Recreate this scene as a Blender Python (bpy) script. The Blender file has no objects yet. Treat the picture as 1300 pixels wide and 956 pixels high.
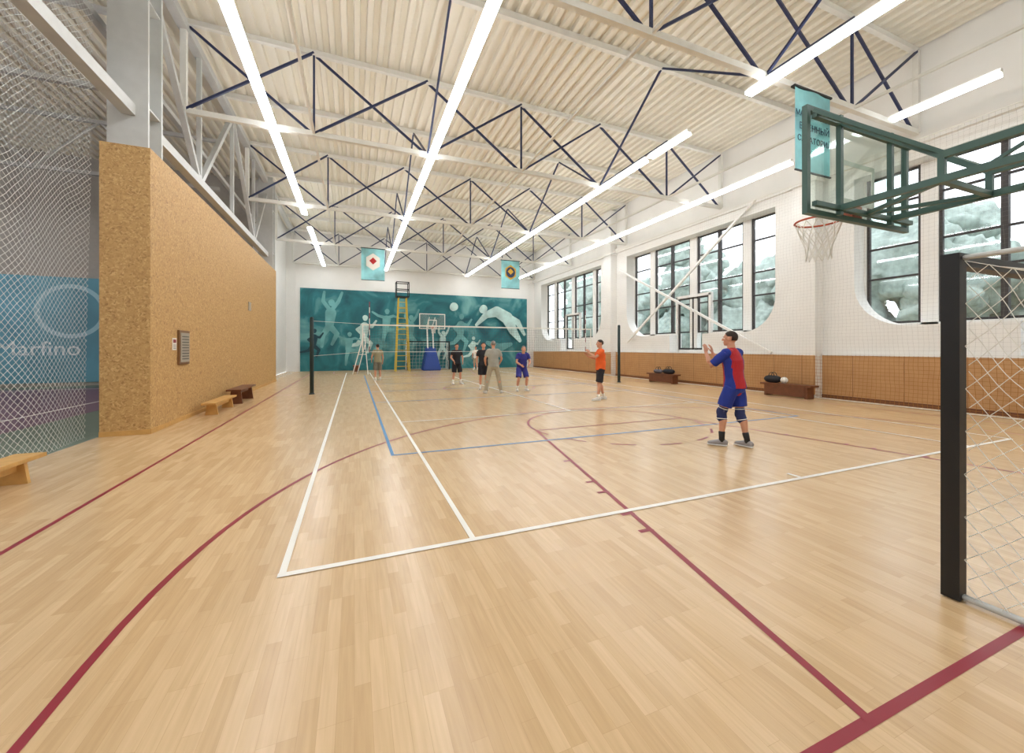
import bpy, bmesh, math, random
from mathutils import Vector, Matrix, noise
random.seed(7)
S=bpy.context.scene
COL=S.collection
try:
    S.view_settings.view_transform='Standard'
except Exception: pass

# ---------------------------------------------------------------- helpers
def lin(c):
    r=[]
    for v in c[:3]:
        v=v/255.0
        r.append(v/12.92 if v<=0.04045 else ((v+0.055)/1.055)**2.4)
    return (r[0],r[1],r[2],1.0)
MATS={}
def mat(name,rgb,rough=0.6,metal=0.0,emit=0.0,noise_amt=0.0,nscale=6.0,spec=None):
    if name in MATS: return MATS[name]
    m=bpy.data.materials.new(name); m.use_nodes=True
    nt=m.node_tree; b=nt.nodes['Principled BSDF']
    c=lin(rgb)
    b.inputs['Base Color'].default_value=c
    b.inputs['Roughness'].default_value=rough
    b.inputs['Metallic'].default_value=metal
    if spec is not None: b.inputs['Specular IOR Level'].default_value=spec
    if emit>0:
        b.inputs['Emission Color'].default_value=c
        b.inputs['Emission Strength'].default_value=emit
    if noise_amt>0:
        tc=nt.nodes.new('ShaderNodeTexCoord'); n=nt.nodes.new('ShaderNodeTexNoise')
        n.inputs['Scale'].default_value=nscale; n.inputs['Detail'].default_value=4
        nt.links.new(tc.outputs['Object'],n.inputs['Vector'])
        r=nt.nodes.new('ShaderNodeValToRGB')
        r.color_ramp.elements[0].position=0.3; r.color_ramp.elements[1].position=0.7
        lo=[max(0,x*(1-noise_amt)) for x in c[:3]]; hi=[min(1,x*(1+noise_amt)) for x in c[:3]]
        r.color_ramp.elements[0].color=(*lo,1); r.color_ramp.elements[1].color=(*hi,1)
        nt.links.new(n.outputs['Fac'],r.inputs['Fac']); nt.links.new(r.outputs['Color'],b.inputs['Base Color'])
    MATS[name]=m; return m
def N(nt,t,**kw):
    n=nt.nodes.new(t)
    for k,v in kw.items(): setattr(n,k,v)
    return n
def math_n(nt,op,a,b=None):
    n=nt.nodes.new('ShaderNodeMath'); n.operation=op
    for i,x in enumerate((a,b)):
        if x is None: continue
        if isinstance(x,(int,float)): n.inputs[i].default_value=x
        else: nt.links.new(x,n.inputs[i])
    return n.outputs[0]
def net_mat(name,rgb,axis,cell,t,diamond=True):
    m=bpy.data.materials.new(name); m.use_nodes=True; nt=m.node_tree; nt.nodes.clear()
    out=N(nt,'ShaderNodeOutputMaterial'); tc=N(nt,'ShaderNodeTexCoord'); sp=N(nt,'ShaderNodeSeparateXYZ')
    nt.links.new(tc.outputs['Object'],sp.inputs[0])
    a=sp.outputs[axis]; b=sp.outputs[2]
    nz=N(nt,'ShaderNodeTexNoise'); nz.inputs['Scale'].default_value=0.8
    nt.links.new(tc.outputs['Object'],nz.inputs['Vector'])
    w=math_n(nt,'MULTIPLY',nz.outputs['Fac'],0.25)
    a=math_n(nt,'ADD',a,w)
    if diamond:
        p=math_n(nt,'ADD',a,b); q=math_n(nt,'SUBTRACT',a,b); cc=cell*1.414
    else: p=a;q=b;cc=cell
    p=math_n(nt,'FRACT',math_n(nt,'DIVIDE',p,cc)); q=math_n(nt,'FRACT',math_n(nt,'DIVIDE',q,cc))
    k=math_n(nt,'MAXIMUM',math_n(nt,'LESS_THAN',p,t),math_n(nt,'LESS_THAN',q,t))
    d=N(nt,'ShaderNodeBsdfDiffuse'); d.inputs[0].default_value=lin(rgb)
    tr=N(nt,'ShaderNodeBsdfTransparent'); mx=N(nt,'ShaderNodeMixShader')
    nt.links.new(k,mx.inputs[0]); nt.links.new(tr.outputs[0],mx.inputs[1]); nt.links.new(d.outputs[0],mx.inputs[2])
    nt.links.new(mx.outputs[0],out.inputs[0])
    return m
def empty(name,loc=(0,0,0),rz=0):
    e=bpy.data.objects.new(name,None); COL.objects.link(e); e.location=loc; e.rotation_euler=(0,0,rz); e.empty_display_size=0.2
    return e
def mk(name,bm,mats,parent=None,smooth=False):
    me=bpy.data.meshes.new(name); bm.to_mesh(me); bm.free()
    for m in (mats if isinstance(mats,(list,tuple)) else [mats]): me.materials.append(m)
    if smooth:
        for p in me.polygons: p.use_smooth=True
    o=bpy.data.objects.new(name,me); COL.objects.link(o)
    if parent: o.parent=parent
    return o
def box(bm,x0,x1,y0,y1,z0,z1,mi=0):
    vs=[bm.verts.new(p) for p in [(x0,y0,z0),(x1,y0,z0),(x1,y1,z0),(x0,y1,z0),(x0,y0,z1),(x1,y0,z1),(x1,y1,z1),(x0,y1,z1)]]
    for f in [(0,3,2,1),(4,5,6,7),(0,1,5,4),(1,2,6,5),(2,3,7,6),(3,0,4,7)]:
        fc=bm.faces.new([vs[i] for i in f]); fc.material_index=mi
def beam(bm,p1,p2,w,h,mi=0,up=(0,0,1)):
    p1=Vector(p1);p2=Vector(p2);t=(p2-p1).normalized();u=Vector(up)
    if abs(t.dot(u))>0.98: u=Vector((0,1,0))
    s=t.cross(u).normalized(); u=s.cross(t).normalized()
    vs=[]
    for p in (p1,p2):
        for a,b in ((-1,-1),(1,-1),(1,1),(-1,1)):
            vs.append(bm.verts.new(p+s*a*w/2+u*b*h/2))
    for f in [(0,1,2,3),(7,6,5,4),(0,4,5,1),(1,5,6,2),(2,6,7,3),(3,7,4,0)]:
        fc=bm.faces.new([vs[i] for i in f]); fc.material_index=mi
def loft(bm,pts,rads,ref=(1,0,0),seg=12,mi=0,cap=True):
    P=[Vector(p) for p in pts]; rings=[]
    R=[(r,r) if isinstance(r,(int,float)) else r for r in rads]
    T=[]
    for i in range(len(P)):
        a=P[max(0,i-1)]; b=P[min(len(P)-1,i+1)]
        T.append((b-a).normalized())
    if cap:
        P=[P[0]-T[0]*min(R[0])*0.55]+P+[P[-1]+T[-1]*min(R[-1])*0.55]
        R=[(R[0][0]*.55,R[0][1]*.55)]+R+[(R[-1][0]*.55,R[-1][1]*.55)]
        T=[T[0]]+T+[T[-1]]
    for p,r,t in zip(P,R,T):
        rf=Vector(ref)
        if abs(t.dot(rf))>0.95: rf=Vector((0,1,0.1)).normalized()
        s=(rf-t*t.dot(rf)).normalized(); d=t.cross(s)
        rings.append([bm.verts.new(p+s*math.cos(2*math.pi*k/seg)*r[0]+d*math.sin(2*math.pi*k/seg)*r[1]) for k in range(seg)])
    for a,b in zip(rings[:-1],rings[1:]):
        for k in range(seg):
            f=bm.faces.new((a[k],a[(k+1)%seg],b[(k+1)%seg],b[k])); f.material_index=mi; f.smooth=True
    f=bm.faces.new(list(reversed(rings[0]))); f.material_index=mi
    f=bm.faces.new(rings[-1]); f.material_index=mi
def ell(bm,c,r,rot=None,seg=16,mi=0):
    M=Matrix.Translation(Vector(c))
    if rot is not None: M=M@rot
    M=M@Matrix.Diagonal((r[0],r[1],r[2],1))
    g=bmesh.ops.create_uvsphere(bm,u_segments=seg,v_segments=max(6,seg*3//4),radius=1,matrix=M)
    for v in g['verts']:
        for f in v.link_faces: f.material_index=mi; f.smooth=True
def wire(name,polys,r,m,parent=None,res=1):
    cu=bpy.data.curves.new(name,'CURVE'); cu.dimensions='3D'; cu.bevel_depth=r; cu.bevel_resolution=res
    for pl in polys:
        s=cu.splines.new('POLY'); s.points.add(len(pl)-1)
        for i,p in enumerate(pl): s.points[i].co=(p[0],p[1],p[2],1)
    cu.materials.append(m)
    o=bpy.data.objects.new(name,cu); COL.objects.link(o)
    if parent: o.parent=parent
    return o
def text(name,body,size,m,loc,rot,parent=None,align='LEFT',sx=1.0):
    cu=bpy.data.curves.new(name,'FONT'); cu.body=body; cu.size=size; cu.extrude=0.003; cu.align_x=align
    cu.materials.append(m)
    o=bpy.data.objects.new(name,cu); COL.objects.link(o); o.location=loc; o.rotation_euler=rot; o.scale=(sx,1,1)
    if parent: o.parent=parent
    return o

# ---------------------------------------------------------------- camera
H=1.57; TH=math.atan2(200,500)
cam=bpy.data.cameras.new('camera'); co=bpy.data.objects.new('camera',cam); COL.objects.link(co)
co.location=(0,0,H); co.rotation_euler=(math.radians(90),0,-TH)
cam.sensor_width=36; cam.lens=500/1300*36; cam.shift_y=-36/1300; cam.clip_start=0.05; cam.clip_end=300
S.camera=co

# ---------------------------------------------------------------- materials
white=mat('white_paint',(240,239,235),0.7,noise_amt=0.02,nscale=1.5)
cream=mat('cream_steel_paint',(228,227,220),0.55,noise_amt=0.03)
greysteel=mat('grey_steel_paint',(196,197,194),0.5,noise_amt=0.04)
navy=mat('navy_steel_paint',(38,48,84),0.5)
deckm=mat('roof_deck_paint',(235,230,216),0.6,noise_amt=0.02,nscale=0.8)
black=mat('black_paint',(18,18,20),0.45)
dframe=mat('dark_window_frame',(58,54,54),0.5)
lampm=mat('fluorescent_tube',(246,250,255),0.5,emit=18.0)
lamph=mat('lamp_housing',(235,233,225),0.5)
rope=mat('white_rope',(232,230,222),0.8)
greenst=mat('green_grey_steel',(66,96,88),0.4)
orange=mat('orange_rim',(190,84,50),0.45)
darkwood=mat('dark_brown_wood',(112,66,40),0.45,noise_amt=0.15,nscale=9)
lightwood=mat('pine_wood',(206,160,92),0.5,noise_amt=0.1,nscale=9)
whiteline=mat('white_court_paint',(242,239,230),0.4)
redline=mat('crimson_court_paint',(144,34,50),0.4)
blueline=mat('blue_court_paint',(72,136,188),0.4)
yellow=mat('yellow_steel',(208,178,52),0.5)
bluepad=mat('blue_vinyl',(20,60,140),0.5)

def floor_material():
    m=bpy.data.materials.new('laminate_floor'); m.use_nodes=True; nt=m.node_tree; b=nt.nodes['Principled BSDF']
    tc=N(nt,'ShaderNodeTexCoord'); mp=N(nt,'ShaderNodeMapping'); mp.inputs['Rotation'].default_value=(0,0,math.radians(90))
    nt.links.new(tc.outputs['Object'],mp.inputs[0])
    br=N(nt,'ShaderNodeTexBrick'); br.offset=0.37; br.offset_frequency=3
    br.inputs['Scale'].default_value=1; br.inputs['Brick Width'].default_value=0.45; br.inputs['Row Height'].default_value=0.072
    br.inputs['Mortar Size'].default_value=0.0005; br.inputs['Bias'].default_value=0.0
    br.inputs['Color1'].default_value=lin((221,190,148)); br.inputs['Color2'].default_value=lin((207,174,130)); br.inputs['Mortar'].default_value=lin((188,153,110))
    nt.links.new(mp.outputs[0],br.inputs[0])
    mp2=N(nt,'ShaderNodeMapping'); mp2.inputs['Scale'].default_value=(30,1.6,1)
    nt.links.new(tc.outputs['Object'],mp2.inputs[0])
    nz=N(nt,'ShaderNodeTexNoise'); nz.inputs['Scale'].default_value=1.6; nz.inputs['Detail'].default_value=6
    nt.links.new(mp2.outputs[0],nz.inputs['Vector'])
    rp=N(nt,'ShaderNodeValToRGB'); rp.color_ramp.elements[0].position=0.3; rp.color_ramp.elements[1].position=0.72
    rp.color_ramp.elements[0].color=(0.89,0.87,0.84,1); rp.color_ramp.elements[1].color=(1.02,1.02,1.02,1)
    nt.links.new(nz.outputs['Fac'],rp.inputs[0])
    mx=N(nt,'ShaderNodeMix'); mx.data_type='RGBA'; mx.blend_type='MULTIPLY'; mx.inputs['Factor'].default_value=1
    nt.links.new(br.outputs['Color'],mx.inputs['A']); nt.links.new(rp.outputs[0],mx.inputs['B'])
    nt.links.new(mx.outputs['Result'],b.inputs['Base Color'])
    b.inputs['Roughness'].default_value=0.25; b.inputs['Specular IOR Level'].default_value=0.55
    return m
def osb_material():
    m=bpy.data.materials.new('osb_board'); m.use_nodes=True; nt=m.node_tree; b=nt.nodes['Principled BSDF']
    tc=N(nt,'ShaderNodeTexCoord')
    n1=N(nt,'ShaderNodeTexNoise'); n1.inputs['Scale'].default_value=9; n1.inputs['Detail'].default_value=3
    nt.links.new(tc.outputs['Object'],n1.inputs['Vector'])
    mx0=N(nt,'ShaderNodeMix'); mx0.data_type='VECTOR'; mx0.inputs['Factor'].default_value=0.14
    nt.links.new(tc.outputs['Object'],mx0.inputs['A']); nt.links.new(n1.outputs['Color'],mx0.inputs['B'])
    v=N(nt,'ShaderNodeTexVoronoi'); v.inputs['Scale'].default_value=42
    nt.links.new(mx0.outputs['Result'],v.inputs['Vector'])
    sp=N(nt,'ShaderNodeSeparateColor'); nt.links.new(v.outputs['Color'],sp.inputs[0])
    rp=N(nt,'ShaderNodeValToRGB'); e=rp.color_ramp.elements
    e[0].position=0; e[0].color=lin((164,124,74)); e[1].position=1; e[1].color=lin((214,180,124))
    e2=rp.color_ramp.elements.new(0.18); e2.color=lin((188,148,92)); e3=rp.color_ramp.elements.new(0.8); e3.color=lin((200,161,104))
    nt.links.new(sp.outputs[0],rp.inputs[0]); nt.links.new(rp.outputs[0],b.inputs['Base Color'])
    b.inputs['Roughness'].default_value=0.6
    return m
def panel_material():
    m=bpy.data.materials.new('wood_wall_panel'); m.use_nodes=True; nt=m.node_tree; b=nt.nodes['Principled BSDF']
    tc=N(nt,'ShaderNodeTexCoord'); sp=N(nt,'ShaderNodeSeparateXYZ'); nt.links.new(tc.outputs['Object'],sp.inputs[0])
    fy=math_n(nt,'LESS_THAN',math_n(nt,'FRACT',math_n(nt,'DIVIDE',sp.outputs[1],1.2)),0.012)
    nz=N(nt,'ShaderNodeTexNoise'); nz.inputs['Scale'].default_value=3; nt.links.new(tc.outputs['Object'],nz.inputs['Vector'])
    rp=N(nt,'ShaderNodeValToRGB'); rp.color_ramp.elements[0].color=lin((184,138,90)); rp.color_ramp.elements[1].color=lin((206,162,112))
    nt.links.new(nz.outputs['Fac'],rp.inputs[0])
    mx=N(nt,'ShaderNodeMix'); mx.data_type='RGBA'; nt.links.new(fy,mx.inputs['Factor'])
    nt.links.new(rp.outputs[0],mx.inputs['A']); mx.inputs['B'].default_value=lin((130,92,58))
    nt.links.new(mx.outputs['Result'],b.inputs['Base Color']); b.inputs['Roughness'].default_value=0.5
    return m
floorm=floor_material(); osb=osb_material(); panelm=panel_material()

# ---------------------------------------------------------------- room shell
YB=-3.5; YF=30.0; XR=14.0; XL=-4.2; ZC=9.55
bm=bmesh.new(); box(bm,XL,XR+0.6,YB,YF,-0.2,0); floor_ob=mk('floor',bm,floorm)
lilac=mat('mauve_court_floor',(122,94,112),0.6,noise_amt=0.04); green=mat('green_court_floor',(110,124,110),0.6,noise_amt=0.04)
bm=bmesh.new(); box(bm,-22,XL,YB,22,-0.2,0,1)
box(bm,-21,-6.0,YB+1,20.5,0,0.004,0)
for yy in (3,12,20): box(bm,-20,-7.0,yy,yy+.06,0.004,0.006,2)
for xx in (-7,-13.5): box(bm,xx,xx+.06,-1,20,0.004,0.0065,2)
mk('floor_tennis_hall',bm,[lilac,green,whiteline])
bm=bmesh.new()
prof=[];x=-22.2;per=0.30
while x<XR+0.6:
    prof+= [(x,ZC),(x+0.12,ZC),(x+0.145,ZC+0.10),(x+0.275,ZC+0.10)]; x+=per
a=[bm.verts.new((p[0],YB-0.1,p[1])) for p in prof]; b=[bm.verts.new((p[0],YF+0.1,p[1])) for p in prof]
for i in range(len(prof)-1): bm.faces.new((a[i],b[i],b[i+1],a[i+1]))
c=[bm.verts.new(p) for p in [(-22.3,YB-.1,ZC+.2),(XR+1,YB-.1,ZC+.2),(XR+1,YF+.3,ZC+.2),(-22.3,YF+.3,ZC+.2)]]; bm.faces.new(c)
mk('ceiling',bm,deckm)
bm=bmesh.new(); box(bm,XL-0.3,XR+0.9,YF,YF+0.3,0,ZC+.1); mk('wall_far',bm,white)
bm=bmesh.new(); box(bm,-22.3,XR+0.9,YB-0.3,YB,0,ZC+.1); mk('wall_back',bm,white)
greywall=mat('grey_wall',(176,172,164),0.8,noise_amt=0.05)
bm=bmesh.new(); box(bm,-22.3,XL-.3,22,22.3,0,ZC+.1); mk('wall_tennis_hall_end',bm,greywall)
bm=bmesh.new(); box(bm,-22.3,-22,YB,22,0,ZC+.1); mk('wall_tennis_hall_side',bm,greywall)
bm=bmesh.new(); box(bm,XL-0.3,XL-0.05,22,YF,0,ZC+.1); mk('wall_left',bm,white)

bays=[-7.8,3.05,13.75,24.5]  # first bay is an unseen window added behind the camera to raise ambient light
cu=bpy.data.curves.new('wall_right','CURVE'); cu.dimensions='2D'; cu.fill_mode='BOTH'; cu.extrude=0.25
def spl(pts):
    s=cu.splines.new('POLY'); s.points.add(len(pts)-1); s.use_cyclic_u=True
    for i,p in enumerate(pts): s.points[i].co=(p[0],p[1],0,1)
spl([(YB-9,0),(YF+.3,0),(YF+.3,ZC+.1),(YB-9,ZC+.1)])
ZT=6.65; ZBW=2.2
def bay_outline(c):
    r=1.25; hw=4.15; n=10; pts=[]
    pts.append((c+hw,ZT)); pts.append((c-hw,ZT))
    for i in range(n+1):
        a=math.pi+ (math.pi/2)*i/n
        pts.append((c-hw+r+r*math.cos(a),ZBW+r+r*math.sin(a)))
    pts+= [(c-0.95,ZBW),(c-0.95,1.38),(c+0.95,1.38),(c+0.95,ZBW)]
    for i in range(n+1):
        a=1.5*math.pi+(math.pi/2)*i/n
        pts.append((c+hw-r+r*math.cos(a),ZBW+r+r*math.sin(a)))
    return pts
for c in bays:
    spl(bay_outline(c))
o=bpy.data.objects.new('wr',cu); COL.objects.link(o)
o.matrix_world=Matrix(((0,0,1,XR+0.25),(1,0,0,0),(0,1,0,0),(0,0,0,1)))
bpy.context.view_layer.update()
me=bpy.data.meshes.new_from_object(o.evaluated_get(bpy.context.evaluated_depsgraph_get()))
me.transform(o.matrix_world); bpy.data.objects.remove(o)
me.materials.clear(); me.materials.append(white)
wr=bpy.data.objects.new('wall_right',me); COL.objects.link(wr)
gl=bpy.data.materials.new('window_glass'); gl.use_nodes=True; nt=gl.node_tree; nt.nodes.clear()
out=N(nt,'ShaderNodeOutputMaterial'); tr=N(nt,'ShaderNodeBsdfTransparent'); gs=N(nt,'ShaderNodeBsdfGlossy'); gs.inputs['Roughness'].default_value=0.03
mx=N(nt,'ShaderNodeMixShader'); mx.inputs[0].default_value=0.06
nt.links.new(tr.outputs[0],mx.inputs[1]); nt.links.new(gs.outputs[0],mx.inputs[2]); nt.links.new(mx.outputs[0],out.inputs[0])
XG=XR+0.5
for i,c in enumerate(bays):
    e=empty('window_%d'%(i+1))
    bm=bmesh.new()
    for (y0,y1) in ((-4.3,-4.1),(-2.85,-2.5),(-0.2,0.2),(2.5,2.85),(4.1,4.3)):
        box(bm,XG,XG+0.25,c+y0,c+y1,1.3,ZT+0.1,0)
    box(bm,XG,XG+0.25,c-4.3,c+4.3,ZT,ZT+.2,0)
    for s in (-1,1):
        box(bm,XG,XG+0.25,min(c+s*0.95,c+s*4.3),max(c+s*0.95,c+s*4.3),1.3,ZBW+.08,0)
    box(bm,XG+.01,XG+0.24,c-0.95,c+0.95,1.3,1.5,0)
    for y in (-0.95,0.95): box(bm,XG-.06,XG+0.1,c+y-0.06,c+y+0.06,1.3,4.0,0)
    box(bm,XG-.06,XG+0.1,c-1,c+1,3.92,4.04,0)
    mk('frame_white',bm,white,e)
    bm=bmesh.new()
    units=[(-4.1,-2.85,1),(-2.5,-0.2,2),(0.2,2.5,2),(2.85,4.1,1)]
    for y0,y1,nc in units:
        fw=0.07
        x0,x1=XG+.05,XG+.14
        for y in (y0,y1-fw): box(bm,x0,x1,c+y,c+y+fw,ZBW+.08,ZT)
        if nc==2:
            ym=(y0+y1)/2; box(bm,x0-.02,x1+.02,c+ym-.06,c+ym+.06,ZBW+.08,ZT)
        for z in (ZBW+.09,3.6,4.5,5.75,ZT-fw):
            box(bm,x0+.01,x1-.01,c+y0,c+y1,z,z+fw*.8)
    for y in (-0.88,-0.03,0.8): box(bm,XG-.01,XG+.05,c+y,c+y+.08,1.5,3.92)
    for z in (1.5,3.84): box(bm,XG,XG+.04,c-.88,c+.88,z,z+.08)
    mk('frame_dark',bm,dframe,e)
    bm=bmesh.new(); box(bm,XG+.085,XG+.1,c-4.2,c+4.2,1.4,ZT); mk('glass',bm,gl,e)
bm=bmesh.new()
ys=[YB-9]+sum([[c-4.25,c+4.25] for c in bays],[])+[YF+.3]
for k in range(0,len(ys),2):
    if ys[k+1]>ys[k]: box(bm,XG+.01,XG+.3,ys[k],ys[k+1],0,ZC+.1)
box(bm,XG+.26,XG+.3,YB-9,YF+.3,ZT+.2,ZC+.1); box(bm,XG+.26,XG+.3,YB-9,YF+.3,0,1.3)
mk('wall_right_outer',bm,white)
bm=bmesh.new()
for y in (8.4,19.15): box(bm,XR-0.4,XR,y-0.35,y+0.35,0,ZC-0.1); box(bm,XR-0.45,XR,y-.42,y+.42,6.9,7.15)
box(bm,XR-0.12,XR,YB,YF,7.0,7.25)
mk('trim_pilasters',bm,white)
bm=bmesh.new(); y0=YB
for a,b_ in ((YB,8.04),(8.76,18.79),(19.51,YF)):
    box(bm,XR-0.06,XR-.001,a,b_,0.1,1.34)
for y in (8.4,19.15): box(bm,XR-0.47,XR-0.401,y-.36,y+.36,0.1,1.34)
mk('wall_panel_right',bm,panelm)
bm=bmesh.new()
for a,b_ in ((YB,8.04),(8.76,18.79),(19.51,YF)):
    box(bm,XR-0.09,XR-.001,a,b_,1.34,1.4,0); box(bm,XR-0.08,XR-.001,a,b_,0,0.1,1)
mk('baseboard_right',bm,[white,darkwood])
e=empty('wall_wind_bracing')
for c in (13.75,):
    bm=bmesh.new()
    beam(bm,(XR-.15,c-3.5,7.1),(XR-.15,c+3.9,1.9),.09,.09); beam(bm,(XR-.28,c-4.2,1.4),(XR-.28,c+4.4,5.9),.09,.09)
    mk('brace',bm,white,e)
netR=net_mat('wall_net_cord',(170,120,74),1,0.10,0.08,False)
netR2=net_mat('wall_net_cord_fine',(150,146,140),1,0.10,0.018,False)
bm=bmesh.new()
for z0,z1,mi in ((.01,1.36,0),(1.36,6.9,1)):
    f=bm.faces.new([bm.verts.new(p) for p in [(XR-.62,YB+.05,z0),(XR-.62,YF-.05,z0),(XR-.62,YF-.05,z1),(XR-.62,YB+.05,z1)]]); f.material_index=mi
pn=mk('protective_net',bm,[netR,netR2])
wire('cables',[[(XR-.62,YB,6.9),(XR-.62,YF,6.9)],[(XR-.62,YB,0.03),(XR-.62,YF,0.03)]],0.012,rope,pn)

# ---------------------------------------------------------------- roof steel
nodes=[-3.8,-1,2,5,8,11,13.8]; ZTOP=9.42; ZLOW=7.27
for yt in (-0.3,5.7,11.7,17.7,23.7,29.6):
    bm=bmesh.new()
    beam(bm,(nodes[0],yt,ZTOP),(nodes[-1],yt,ZTOP),.11,.13,0); beam(bm,(nodes[0],yt,ZLOW),(nodes[-1],yt,ZLOW),.11,.13,0)
    for i,x in enumerate(nodes):
        if i in (0,6): beam(bm,(x,yt,ZLOW),(x,yt,ZTOP),.12,.12,0)
        elif i%2==1: beam(bm,(x,yt,ZLOW),(x,yt,ZTOP),.05,.05,1)
    for i in range(6):
        a,b_=nodes[i],nodes[i+1]
        beam(bm,(a,yt-.03,ZLOW),(b_,yt-.03,ZTOP),.055,.055,1)
        beam(bm,(a,yt+.05,ZTOP),(b_,yt+.05,ZLOW),.055,.055,1)
    mk('roof_truss',bm,[cream,navy])
bm=bmesh.new()
for yp in (-2,2.7,8.7,14.7,20.7,26.7):
    box(bm,-3.8,13.9,yp-.06,yp+.06,9.38,9.54)
for x in (-1,5,11):
    box(bm,x-.03,x+.03,YB+.05,YF-.05,ZLOW-.03,ZLOW+.03)
mk('roof_purlins',bm,cream)
bm=bmesh.new()
for x in (2,8):
    for k,yt in enumerate((-0.3,5.7,11.7,17.7,23.7)):
        beam(bm,(x,yt,ZLOW),(x,yt+3,ZTOP),.05,.05); beam(bm,(x,yt+3,ZTOP),(x,yt+6,ZLOW),.05,.05)
mk('roof_cross_bracing',bm,navy)
bm=bmesh.new()
xs=-3.8
beam(bm,(xs,YB,5.9),(xs,22,5.9),.2,.2); beam(bm,(xs,YB,9.3),(xs,YF,9.3),.2,.2)
beam(bm,(xs-.6,YB,7.6),(xs-.6,22,7.6),.12,.12)
y=-2.3;k=0
while y<21:
    beam(bm,(xs,y,5.9),(xs,y,9.3),.1,.1)
    if k%2: beam(bm,(xs,y,5.9),(xs,y+3,9.3),.12,.12)
    else: beam(bm,(xs,y,9.3),(xs,y+3,5.9),.12,.12)
    y+=3;k+=1
mk('column_row_girder',bm,greysteel)
for yc in (-2.5,9.5,21.4):
    bm=bmesh.new(); x0,x1=-4.1,-3.52
    box(bm,x0,x1,yc-.30,yc-.24,0,ZC-.05); box(bm,x0,x1,yc+.24,yc+.30,0,ZC-.05); box(bm,-3.84,-3.78,yc-.24,yc+.24,0,ZC-.05)
    for z in (2,4,6,8): box(bm,x0+.02,x1-.02,yc-.24,yc+.24,z,z+.03)
    mk('steel_column',bm,greysteel)
for yt in (0,6,12,18):
    bm=bmesh.new()
    beam(bm,(-21.9,yt,9.4),(-4.75,yt,9.4),.12,.12,0); beam(bm,(-21.9,yt,7.6),(-4.75,yt,7.6),.12,.12,0)
    x=-21.8;s=0
    while x<-7:
        beam(bm,(x,yt,7.6 if s else 9.4),(x+1.7,yt,9.4 if s else 7.6),.07,.07,0); x+=1.7;s=1-s
    mk('tennis_hall_truss',bm,[greysteel])

def strip(segs,x,z=7.07):
    e=empty('fluorescent_or_fill_strip')
    bm=bmesh.new(); b2=bmesh.new()
    for y0,y1 in segs:
        box(bm,x-.05,x+.05,y0,y1,z+.058,z+.135)
        y=y0+.02
        while y<y1-.2:
            ye=min(y+1.5,y1-.02)
            box(b2,x-.10,x+.10,y,ye-.025,z,z+.056); y=ye
    mk('housing',bm,lamph,e); mk('tubes',b2,lampm,e)
strip([(-3.2,18.3),(20.2,29.4)],-1.9)
strip([(-3.2,29.4)],2.07)
strip([(-3.2,6.1),(7.7,9.15),(9.3,29.4)],7.97)
strip([(-3.2,1.5),(3.7,5.5),(7.8,29.4)],12.1)
strip([(-3,13)],-9,7.4); strip([(-3,20.5)],-14.5,7.4); strip([(-3,20.5)],-19,7.4)  # added fill strips, kept out of view, to brighten the tennis hall

# ---------------------------------------------------------------- OSB box
bm=bmesh.new(); box(bm,XL+.02,-3.47,9.15,21.6,0,5.23)
ob=mk('osb_partition_wall',bm,osb)
bm=bmesh.new(); box(bm,-3.47,-3.455,9.15,21.6,0,.09); box(bm,XL+.02,-3.47,9.135,9.15,0,.09); mk('baseboard_osb',bm,lightwood)
e=empty('fire_hose_cabinet'); bm=bmesh.new(); grey=mat('cabinet_grey',(172,162,146),.5)
box(bm,-3.469,-3.43,10.33,10.88,1.22,1.95); mk('frame',bm,mat('cabinet_frame',(128,92,58),.5),e)
bm=bmesh.new(); box(bm,-3.429,-3.415,10.38,10.83,1.27,1.90,0)
for k in range(9): box(bm,-3.415,-3.408,10.43,10.78,1.33+.06*k,1.345+.06*k,1)
mk('louvred_door',bm,[grey,black],e)
e=empty('wall_notice'); bm=bmesh.new(); box(bm,-3.469,-3.46,10.08,10.27,1.53,1.78,0); box(bm,-3.46,-3.457,10.11,10.24,1.68,1.75,1)
for k in range(3): box(bm,-3.46,-3.457,10.11,10.24,1.56+.035*k,1.57+.035*k,2)
mk('sheet',bm,[whiteline,redline,black],e)
bm=bmesh.new(); box(bm,-3.469,-3.44,16.3,16.6,2.9,3.2); mk('wall_vent',bm,grey)

netL=net_mat('divider_net_cord',(214,216,212),1,0.075,0.085,True)
def sheet_y(name,x,y0,y1,z0,z1,m,ny=40,amp=.06):
    bm=bmesh.new(); rows=[]
    for j in range(13):
        z=z0+(z1-z0)*j/12
        rows.append([bm.verts.new((x+amp*math.sin((y0+(y1-y0)*i/ny)*2.6+z*.4)*(1-.3*j/12),y0+(y1-y0)*i/ny,z)) for i in range(ny+1)])
    for a,b_ in zip(rows[:-1],rows[1:]):
        for i in range(ny): bm.faces.new((a[i],a[i+1],b_[i+1],b_[i]))
    return mk(name,bm,m,None,True)
sheet_y('divider_net',-4.28,YB+.1,9.1,0.01,9.2,netL)
sheet_y('divider_net',-3.6,21.75,29.8,0.01,9.2,netL)

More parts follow.
